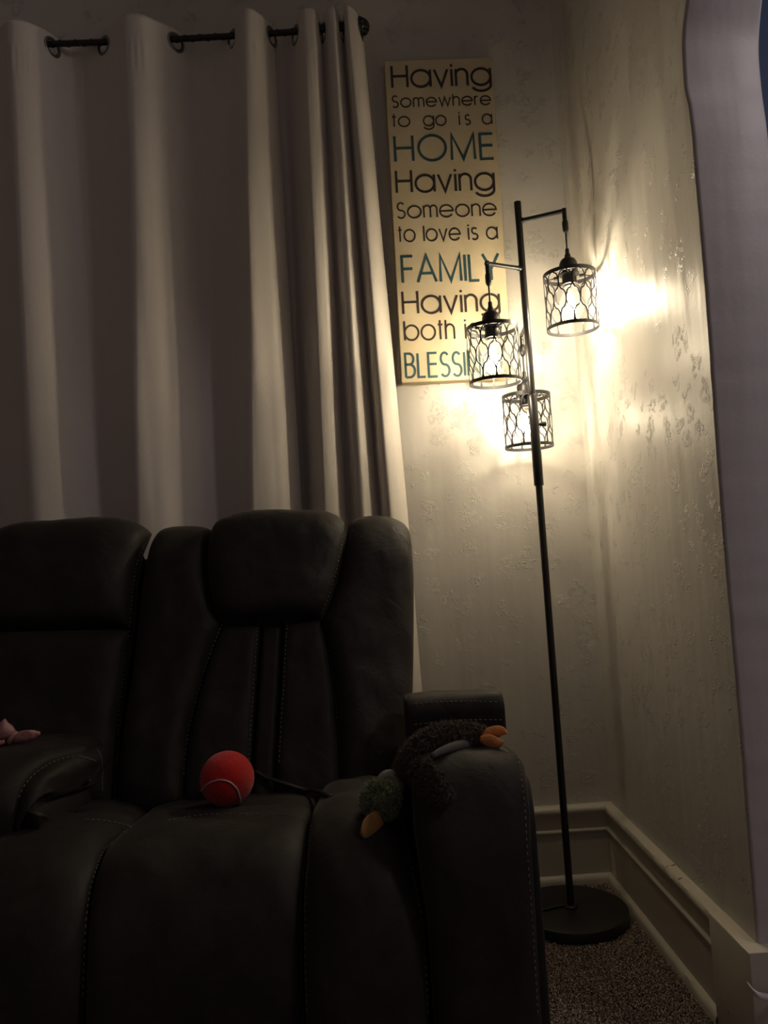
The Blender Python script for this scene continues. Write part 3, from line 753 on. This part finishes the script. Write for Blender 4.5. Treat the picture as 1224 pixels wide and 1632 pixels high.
# console back (left): upper pillow and lower panel
upL = [(-20, 866), (-32, 900), (-34, 950), (-30, 1004)]; upR = [(232, 850), (226, 875), (214, 930), (207, 1000)]
rounded_panel('console_back_pillow', C(upL, .005), C(upR, .005), .050, lambda u: 16 * px2m * (1 - (2 * u - 1) ** 4), k=6, kv=5, nv=40)
loL = [(-30, 1010), (-40, 1100), (-46, 1180), (-50, 1290)]; loR = [(206, 1004), (196, 1090), (188, 1150), (183, 1222), (178, 1290)]
back_panel('console_back_panel', C(loL, .005), C(loR, .005), .040, k=6, kv=6)
rounded_panel('side_bolster', C([(-150, 880), (-160, 1000), (-170, 1290)], .01), C([(-26, 872), (-38, 1000), (-54, 1290)], .01), .045, lambda u: 6 * px2m, k=4, kv=8)
# dark shell that the pillows are mounted on
x0, x1 = BK(-150, 900).x, onY(652, 900, 1.72).x
o = MB().box((x0, 1.655, .09), (x1 - .012, 1.80, BK(300, 862).z - .03)).build('back_shell', M_suede2, couch); bevel(o, .03, 4)
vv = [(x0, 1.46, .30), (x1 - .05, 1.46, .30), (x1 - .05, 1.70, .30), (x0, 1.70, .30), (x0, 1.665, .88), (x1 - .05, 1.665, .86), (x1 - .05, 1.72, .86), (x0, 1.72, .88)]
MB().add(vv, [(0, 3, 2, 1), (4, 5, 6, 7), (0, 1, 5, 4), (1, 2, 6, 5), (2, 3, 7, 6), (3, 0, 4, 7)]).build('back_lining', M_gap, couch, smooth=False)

# seat: three waterfall panels swept along one profile
SP = [Vector(p) for p in [(1.46, .425), (1.36, .432), (1.26, .440), (1.18, .445), (1.125, .437), (1.08, .41), (1.048, .365), (1.030, .30), (1.025, .22), (1.03, .10)]]
SD = dense(SP, 90)
def prof_hit(px, py, prof):
    d = ray(px, py); best = None
    for i in range(len(prof) - 1):
        a, b = prof[i], prof[i + 1]
        # EYE + d*t in (y,z)
        e = b - a; den = d.y * e.y - d.z * e.x
        if abs(den) < 1e-12: continue
        ox, oz = a.x - EYE.y, a.y - EYE.z
        t = (ox * e.y - oz * e.x) / den; s = (ox * d.z - oz * d.y) / den
        if -1e-6 <= s <= 1 + 1e-6 and t > 0 and (best is None or t < best[0]): best = (t, (i + s) / (len(prof) - 1))
    if best is None: return None
    return best[1], EYE.x + d.x * best[0]
def seam(pts, prof):
    ks = []
    for px, py in pts:
        h = prof_hit(px, py, prof)
        if h and (not ks or h[0] > ks[-1][0] + 1e-3): ks.append(h)
    return ks
def at_prof(prof, s):
    x = s * (len(prof) - 1); i = min(int(x), len(prof) - 2); return prof[i].lerp(prof[i + 1], x - i)
def swept(name, kl, kr, prof, bulge, k=4, kv=6, groove=None, mat=None, nv=70, nu=40, drop=None):
    def base(u, v):
        p = at_prof(prof, v); xl, xr = lerp_list(kl, v), lerp_list(kr, v); x = xl + (xr - xl) * u
        q = Vector((x, p.x, p.y))
        if drop: q += drop(u, v)
        return q
    o = puff(name, base, bulge, mat or M_suede, couch, nu=nu, nv=nv, k=k, kv=kv, back=.05, groove=groove, wob=.005); CB.append(o); return o
kLC = seam([(214, 1318), (190, 1336), (169, 1356), (155, 1390), (147, 1423), (140, 1489), (136, 1592)], SD)
kCR = seam([(500, 1303), (493, 1316), (487, 1371), (482, 1437), (482, 1500), (485, 1621)], SD)
kRR = seam([(640, 1300), (652, 1330), (665, 1400), (680, 1489), (687, 1621)], SD)
kLL = [(s, x - .30) for s, x in kLC]
def groove_at(s0, w=.012, dpt=.010): return lambda u, v: -dpt * math.exp(-((v - s0) / w) ** 2)
sg0 = prof_hit(390, 1303, SD)[0]
eps = .0022
swept('seat_panel', kLL, [(s, x - eps) for s, x in kLC], SD, .040, k=2.6, groove=groove_at(sg0 + .02), drop=lambda u, v: Vector((0, .04 * (1 - u) ** 2, -.06 * (1 - u) ** 2)))
swept('seat_panel', [(s, x + eps) for s, x in kLC], [(s, x - eps) for s, x in kCR], SD, .022, k=7, groove=groove_at(sg0, .010, .007))
swept('seat_panel', [(s, x + eps) for s, x in kCR], [(s, x - .004) for s, x in kRR], SD, .046, k=3.0)
xl, xr = kLL[-1][1] - .02, kRR[-1][1]
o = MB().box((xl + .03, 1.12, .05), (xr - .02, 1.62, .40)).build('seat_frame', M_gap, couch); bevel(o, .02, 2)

# right arm: rounded front panel running over the top, side body, raised rear pad
AP = [Vector(p) for p in [(1.42, .490), (1.34, .502), (1.25, .519), (1.17, .537), (1.115, .540), (1.072, .518), (1.045, .470), (1.032, .40), (1.026, .30), (1.024, .20), (1.026, .06)]]
AD = dense(AP, 90)
kAL = seam([(655, 1215), (660, 1300), (672, 1400), (684, 1489), (692, 1621)], AD)
kAR = seam([(830, 1215), (834, 1247), (840, 1288), (843, 1344), (853, 1474), (862, 1621)], AD)
swept('arm_panel', kAL, kAR, AD, .030, k=4.0, drop=lambda u, v: Vector((0, 0, -.020 * max(0, u - .72) ** 2 / .078)))
kAR2 = seam([(843, 1220), (848, 1247), (853, 1288), (856, 1327), (868, 1474), (879, 1621)], AD)
axr = sum(x for s, x in kAR) / len(kAR); axl = sum(x for s, x in kAL) / len(kAL)
vv = []; fs = []; path_s = [i / 80 for i in range(81)]; na = 9
for v in path_s:
    p = at_prof(AD, v); q = at_prof(AD, min(1, v + .01)) - at_prof(AD, max(0, v - .01)); q.normalize(); nrm = Vector((q.y, -q.x))
    if nrm.x > 0 and nrm.y < 0: nrm = -nrm
    x0_ = lerp_list(kAR, v); wd = max(.008, lerp_list(kAR2, v) - x0_)
    dz = -.020 * .28 ** 2 / .078
    ring = [(x0_ + wd * math.sin(PI / 2 * i / (na - 3)), .006 - (wd * 1.1) * (1 - math.cos(PI / 2 * i / (na - 3)))) for i in range(na - 2)] + [(x0_ + wd, -.075), (x0_, -.075)]
    for x, h in ring: vv.append((x, p.x + nrm.x * h, p.y + nrm.y * h + dz))
for i in range(80):
    for k in range(na): fs.append((i * na + k, i * na + (k + 1) % na, (i + 1) * na + (k + 1) % na, (i + 1) * na + k))
fs += [tuple(range(na)), tuple(80 * na + k for k in range(na - 1, -1, -1))]
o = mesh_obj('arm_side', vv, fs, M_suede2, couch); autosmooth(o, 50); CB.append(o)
ov = [(p.x + .02, p.y - .02) for p in AD[::6] if p.y > .07 and p.x < 1.40]
ov = [(1.76, .06), (1.76, .47), (1.42, .50)] + ov + [(1.05, .06)]
nO = len(ov)
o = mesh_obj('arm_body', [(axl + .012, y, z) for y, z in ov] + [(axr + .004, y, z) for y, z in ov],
             [tuple(range(nO)), tuple(range(2 * nO - 1, nO - 1, -1))] + [(i, (i + 1) % nO, nO + (i + 1) % nO, nO + i) for i in range(nO)], M_suede2, couch, smooth=False)
bevel(o, .006, 2); autosmooth(o, 40)
# raised rear pad
pY0 = 1.355
tl, tr, br, bl = onY(646, 1115, pY0), onY(803, 1113, pY0), onY(805, 1158, pY0), onY(643, 1166, pY0)
zt_, zb_ = (tl.z + tr.z) / 2, br.z - .012
def pad_base(u, v):
    pr = dense([(1.44, .515), (1.437, zt_ - .035), (1.428, zt_ - .008), (1.41, zt_ - .001), (1.372, zt_ - .0), (1.358, zt_ - .008), (1.352, zt_ - .022), (1.353, zb_)], 60) if not PADC else PADC[0]
    if not PADC: PADC.append(pr)
    p = at_prof(pr, v); return Vector((tl.x + (tr.x - tl.x) * u, p.x, p.y))
PADC = []
o = puff('arm_pad', pad_base, .006, M_suede, couch, nu=34, nv=60, k=12, kv=12, back=.02, wob=.003); CB.append(o)

# centre console between the seats
CP = [Vector(p) for p in [(1.46, .541), (1.40, .548), (1.34, .552), (1.29, .552), (1.25, .544), (1.222, .528), (1.206, .502), (1.20, .462)]]
CD = dense(CP, 70)
cxr = onY(158, 1215, 1.40).x
arc_px = [(140, 1198), (121, 1204), (98, 1210), (74, 1220), (54, 1234), (39, 1251), (29, 1272)]
kAC = seam(arc_px, CD)
swept('console_lid', [(0, cxr - .26), (1, cxr - .26)], kAC, CD, .024, k=4.5, kv=9)
upC = [Vector((lerp_list(kAC, q), *at_prof(CD, q))) + Vector((.003, 0, 0)) for q in (0, .15, .3, .42, .54, .66, .78, .9, 1.0)]
loC = [onY(px_, py_, y_) for px_, py_, y_ in ((163, 1237, 1.45), (153, 1241, 1.43), (125, 1254, 1.37), (98, 1267, 1.31), (75, 1277, 1.26), (57, 1285, 1.222), (40, 1292, 1.205))]
cb = ruled(upC, loC)
o = puff('console_side', lambda u, v: cb(u, v), .020, M_suede, couch, nu=24, nv=44, k=4, kv=7, back=.03, wob=.004); CB.append(o)
cb2 = ruled([p + Vector((.002, 0, -.001)) for p in loC], [Vector((p.x + .006, p.y, .28)) for p in loC])
def cside2(u, v): return cb2(u, v)
o = puff('console_side', cside2, .012, M_suede, couch, nu=24, nv=40, k=5, kv=8, back=.03, wob=.004); CB.append(o)
fy, fx = loC[-1].y + .004, loC[-1].x
o = puff('console_front', lambda u, v: Vector((cxr - .28 + (fx + .004 - cxr + .28) * u, fy + .012 * (1 - v) ** 3, .478 + (.10 - .478) * v)), .012, M_suede, couch, k=6, kv=6, back=.03, wob=.003); CB.append(o)

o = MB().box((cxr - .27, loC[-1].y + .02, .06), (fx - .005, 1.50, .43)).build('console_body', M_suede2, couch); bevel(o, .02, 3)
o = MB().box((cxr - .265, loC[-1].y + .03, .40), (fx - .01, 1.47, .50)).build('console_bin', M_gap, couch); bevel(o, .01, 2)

# surface lookup over the couch
bmv, bmf = [], []
for o in CB:
    k = len(bmv); bmv += [v.co.copy() for v in o.data.vertices]; bmf += [tuple(i + k for i in p.vertices) for p in o.data.polygons]
BVH = BVHTree.FromPolygons(bmv, bmf)
def hit(px, py):
    d = ray(px, py).normalized(); q = BVH.ray_cast(EYE, d)
    if q[0] is None: return None
    n = q[1] if q[1].dot(d) < 0 else -q[1]
    return q[0], n
def down(x, y, z0=1.2):
    q = BVH.ray_cast(Vector((x, y, z0)), Vector((0, 0, -1))); return q[0].z if q[0] else None
def stitches(pts, pitch=.0085, duty=.62, rad=.0008, parent=couch, lift=.0006):
    P2 = dense([Vector((x, y)) for x, y in pts], 240); W = []
    for p in P2:
        h = hit(p.x, p.y)
        if h:
            q = h[0] + h[1] * lift
            if W and (q - W[-1]).length > .012: W.append(None)
            W.append(q)
    runs = [[]]
    for q in W:
        if q is None: runs.append([])
        else: runs[-1].append(q)
    for run in runs:
        mb = MB(); acc = 0; cur = []; last = None; n_d = 0
        for q in run:
            if last is not None: acc += (q - last).length
            if acc % pitch < pitch * duty: cur.append(q)
            else:
                if len(cur) > 1: mb.tube([cur[0], cur[len(cur) // 2], cur[-1]] if len(cur) > 2 else cur, rad, 5); n_d += 1
                cur = []
            last = q
        if len(cur) > 1: mb.tube(cur, rad, 5); n_d += 1
        if n_d > 1: mb.build('stitching', M_thread, parent)
def densify(pts, f=6):
    out = []
    for a, b in zip(pts, pts[1:]):
        for i in range(f): out.append((a[0] + (b[0] - a[0]) * i / f, a[1] + (b[1] - a[1]) * i / f))
    return out + [pts[-1]]
def sh(pts, dx, dy=0): return [(x + dx, y + dy) for x, y in pts]
stitches([(547, 845), (542, 880), (534, 915), (524, 948), (512, 978)]) 
stitches([(553, 846), (549, 880)])
stitches(sh(midL, -5)[:-1]); stitches([(525, 1036), (533, 1100), (539, 1160), (543, 1240)])
stitches(sh(sL, -4)[:-1]); stitches(sh(sR2, 4)[:-1])
stitches([(240, 862), (222, 885), (212, 935), (207, 990), (201, 1050), (193, 1105), (188, 1150), (185, 1220)])
stitches([(29, 1272), (39, 1251), (54, 1234), (74, 1220), (98, 1210), (121, 1204)]); stitches([(121, 1204), (136, 1208), (152, 1213)], duty=.95)
stitches([(154, 1193), (161, 1208), (163, 1234), (163, 1260)], duty=.9)
stitches([(136, 1306), (160, 1307), (185, 1311), (207, 1317)]); stitches([(209, 1318), (186, 1336), (165, 1356), (151, 1390), (142, 1423), (135, 1489), (131, 1592)])
stitches([(268, 1308), (300, 1302), (340, 1298), (390, 1297), (440, 1298), (475, 1302), (490, 1308)])
stitches([(497, 1316), (491, 1371), (487, 1437), (487, 1500), (490, 1621)], duty=.5, rad=.0005)
stitches([(649, 1320), (660, 1400), (675, 1489), (682, 1621)])
stitches([(813, 1178), (824, 1200), (830, 1240), (836, 1288), (839, 1344), (848, 1474), (857, 1621)])
stitches([(660, 1122), (700, 1119), (750, 1118), (795, 1119)]); stitches([(660, 1155), (700, 1150), (750, 1147), (800, 1147)])

# ================================================================== THINGS ON THE COUCH
# red ball
d = ray(362, 1241); BR = .0445
best = None
for i in range(400):
    Y = 1.10 + i * .001; p = onY(362, 1241, Y); g = down(p.x, p.y, .75)
    if g is None: continue
    rr = 43.5 / FPX * (p - EYE).dot(FWD)
    if best is None or abs(p.z - g - rr) < best[0]: best = (abs(p.z - g - rr), p, rr)
bc, BR = best[1], best[2]
bm = bmesh.new(); bmesh.ops.create_icosphere(bm, subdivisions=6, radius=BR - .0008)
me = bpy.data.meshes.new('tennis_ball'); bm.to_mesh(me); bm.free()
for v in me.vertices: v.co *= 1 + .010 * noise.noise(v.co * 700)
me.polygons.foreach_set('use_smooth', [True] * len(me.polygons)); me.materials.append(M_red)
ball = bpy.data.objects.new('felt', me); COL.objects.link(ball)
bt = thing('tennis_ball', 'bright red felt ball with white seam on the couch seat', 'ball', bc - Vector((0, 0, BR)))
ball.location = bc; adopt(ball, bt)
mb = MB(); A_ = .42
rotm = Matrix.Rotation(math.radians(202), 3, 'Z') @ Matrix.Rotation(math.radians(-62), 3, 'X') @ Matrix.Rotation(math.radians(20), 3, 'Y')
pts = []
for i in range(161):
    t = 2 * PI * i / 160; a = .44; b_ = 1 - a
    p = Vector((a * math.cos(t) * 1.0 + b_ * math.cos(3 * t) * .55, a * math.sin(t) - b_ * math.sin(3 * t) * .55, 2 * math.sqrt(a * b_) * math.sin(2 * t) * .72)).normalized()
    pts.append(p)
# seam arc seen in the photo (upturned bow on the lower half), continued round the back as a closed curve
front = [(323, 1259), (328, 1252), (338, 1246), (350, 1243), (362, 1245), (372, 1251), (380, 1262), (383, 1274)]
fp = []
for x, y in front:
    rd = ray(x, y).normalized(); oc = EYE - bc; bq = rd.dot(oc); disc = bq * bq - (oc.dot(oc) - BR * BR)
    if disc > 0: fp.append((EYE + rd * (-bq - math.sqrt(disc)) - bc).normalized())
back_dir = [(fp[-1] + Vector((0, .5, -.75))).normalized(), Vector((.2, .75, -.62)).normalized(), Vector((-.45, .75, -.45)).normalized(), (fp[0] + Vector((-.1, .9, -.2))).normalized()]
ring_ = fp + back_dir + [fp[0]]
rp = [bc + q.normalized() * (BR + .0001) for q in dense(ring_, 120)]
mb.tube(rp, [(.0013)] * len(rp), 6); mb.build('seam', M_white, bt)

# slim black tube laid against the cushion behind the ball
mb = MB(); pp = []
for x, y, dY in ((398, 1229, 0), (409, 1230, 0), (420, 1237, 0), (452, 1248, 0), (490, 1259, 0), (526, 1269, 0)):
    h = hit(x, y); q = h[0] + (EYE - h[0]).normalized() * .007; pp.append(q)
mb.tube(dense(pp, 40), [(.0048, .0030)] * 40, 10); o = mb.build('sliver', M_plastic)
o['label'] = 'thin black strap slanting down behind the red ball'; o['category'] = 'sliver'

# duck toy
def on(px, py, off):
    h = hit(px, py); d_ = ray(px, py).normalized(); return h[0] - d_ * (off / max(.45, abs(h[1].dot(d_))))
def px_m(px, Y): return px * Y / FPX
hA = on(700, 1186, .012)
duck = thing('plush_duck', 'brown plush duck toy with green head and orange feet draped over arm', 'dog toy', on(660, 1215, .0))
body_px = [(773, 1172, 10), (750, 1170, 15), (722, 1172, 18), (695, 1178, 19), (673, 1192, 21), (658, 1212, 22), (648, 1230, 20), (638, 1243, 16), (626, 1249, 12)]
Pb, Rb = [], []
for x, y, w in body_px:
    h = hit(x, y + 14 if x > 690 else y); r_ = px_m(w, 1.15)
    Yh = h[0].y if h else 1.15
    p = onY(x, y, min(max(Yh, 1.06), 1.22) - r_ * .55); Pb.append(p); Rb.append(r_)
Yk = [p.y for p in Pb]
for _ in range(2): Yk = [Yk[0]] + [(Yk[i - 1] + Yk[i] * 2 + Yk[i + 1]) / 4 for i in range(1, len(Yk) - 1)] + [Yk[-1]]
Pb = [onY(x, y, Y) for (x, y, w), Y in zip(body_px, Yk)]
nb = 40; PD = dense(Pb, nb); RD = [lerp_list([(i / (len(Rb) - 1), q) for i, q in enumerate(Rb)], i / (nb - 1)) for i in range(nb)]
mb = MB(); mb.tube(PD, [(q * .92, q * .92) for q in RD], 20); src = mb.build('body', M_fur, duck)
mb2 = MB(); strands(mb2, src, 14000, .0095, .0006, .35, .55, 2); mb2.build('fur', M_fur, src, smooth=False)
# grey belly strip below the body
bp_ = [on(x, y, .007) for x, y in [(768, 1180), (748, 1185), (724, 1190), (704, 1197), (688, 1206)]]
mb = MB(); mb.tube(dense(bp_, 20), [(.004 + .003 * math.sin(PI * i / 19), .004 + .003 * math.sin(PI * i / 19)) for i in range(20)], 12); mb.build('belly', M_greyf, duck)
# wing hanging to the right of the body
wp = [on(x, y, .010) for x, y in [(662, 1224), (676, 1236), (690, 1252), (704, 1266), (717, 1276)]]
mb = MB(); mb.tube(dense(wp, 22), [(.006 + .014 * math.sin(PI * min(1, .15 + .85 * i / 21)) ** .8, .007) for i in range(22)], 16, ref=Vector((0, 1, 0))); wg = mb.build('wing', M_furd, duck)
mb2 = MB(); strands(mb2, wg, 3000, .007, .0006, .3, .5, 5); mb2.build('fur', M_furd, wg, smooth=False)
# collar, head, bill
hc = on(607, 1275, .024); hr = px_m(30, hc.y)
ck = on(624, 1250, .014); ax = (hc - Pb[-1]).normalized()
MB().torus(Pb[-1].lerp(hc, .22) + (EYE - hc).normalized() * .012 + Vector((0, 0, .004)), ax, hr * .52, .0075, .007, 24, 8).build('collar', M_collar, duck)
bm = bmesh.new(); bmesh.ops.create_icosphere(bm, subdivisions=4, radius=hr * .86)
me = bpy.data.meshes.new('head'); bm.to_mesh(me); bm.free()
for v in me.vertices: v.co = Vector((v.co.x, v.co.y * .9, v.co.z * 1.06)) + hc
me.materials.append(M_green); hd = bpy.data.objects.new('head', me); COL.objects.link(hd); adopt(hd, duck)
mb2 = MB(); strands(mb2, hd, 5000, .0085, .0006, .15, .35, 9); mb2.build('fur', M_green, hd, smooth=False)
b0, b1, b2 = on(606, 1302, .009), on(593, 1316, .006), on(577, 1330, .005)
sdv = Vector((.8, 0, .45)).normalized()
def flat_pad(path, widths, thick, name, mat, parent):
    mb = MB(); mb.tube(dense(path, 18), [(lerp_list([(i / (len(widths) - 1), w) for i, w in enumerate(widths)], k / 17), thick) for k in range(18)], 16, ref=Vector((0, 1, .2)))
    return mb.build(name, mat, parent)
flat_pad([b0, b1, b2], [.012, .0150, .0165, .0145, .005], .0032, 'bill', M_bill, duck)
# orange feet at the arm's far side
f0 = Pb[0]; Yf = f0.y - .006
def ff(x, y, dy=0): return onY(x, y, Yf - dy)
flat_pad([ff(768, 1172), ff(782, 1167), ff(797, 1165), ff(809, 1168)], [.004, .0065, .0085, .0085, .0065, .001], .004, 'foot', M_orange, duck)
flat_pad([ff(765, 1177, .006), ff(778, 1180, .008), ff(792, 1184, .01), ff(803, 1181, .01)], [.004, .0075, .0095, .0095, .007, .001], .004, 'foot', M_orange, duck)

# pink fabric bow on the console lid
bowc = on(10, 1180, .010)
bow = thing('fabric_bow', 'pink satin bow lying on the console lid at the left', 'bow', on(8, 1186, .0))
Yq = bowc.y
def bq(x, y, dy=0): return onY(x, y, Yq - dy)
flat_pad([bq(16, 1178, .004), bq(30, 1175, .008), bq(46, 1172, .008), bq(64, 1168.5, .004)], [.004, .0085, .0098, .0085, .0025], .0045, 'loop', M_pinkpat, bow)
vv = [bq(-22, 1184), bq(-16, 1168), bq(-5, 1155), bq(2, 1150), bq(6, 1146), bq(10, 1152), bq(18, 1158), bq(24, 1167), bq(17, 1179), bq(4, 1184)]
cen = bq(4, 1166, .010); pb2 = [p + Vector((0, .006, 0)) for p in vv]
n7 = len(vv)
mesh_obj('tail', vv + pb2 + [cen], [(i, (i + 1) % n7, 2 * n7) for i in range(n7)] + [(i, n7 + i, n7 + (i + 1) % n7, (i + 1) % n7) for i in range(n7)] + [tuple(range(2 * n7 - 1, n7 - 1, -1))], M_pink, bow)
mb = MB(); mb.tube(dense([bq(14, 1184, .012), bq(17, 1178, .014), bq(22, 1171, .012), bq(27, 1167, .008)], 12), [(.003 + .002 * math.sin(PI * i / 11), .004) for i in range(12)], 10); mb.build('knot', M_pink, bow)
flat_pad([bq(8, 1182, .012), bq(0, 1184, .014), bq(-14, 1184, .012), bq(-30, 1186, .008)], [.003, .005, .006, .005, .002], .004, 'loop', M_pinkpat, bow)
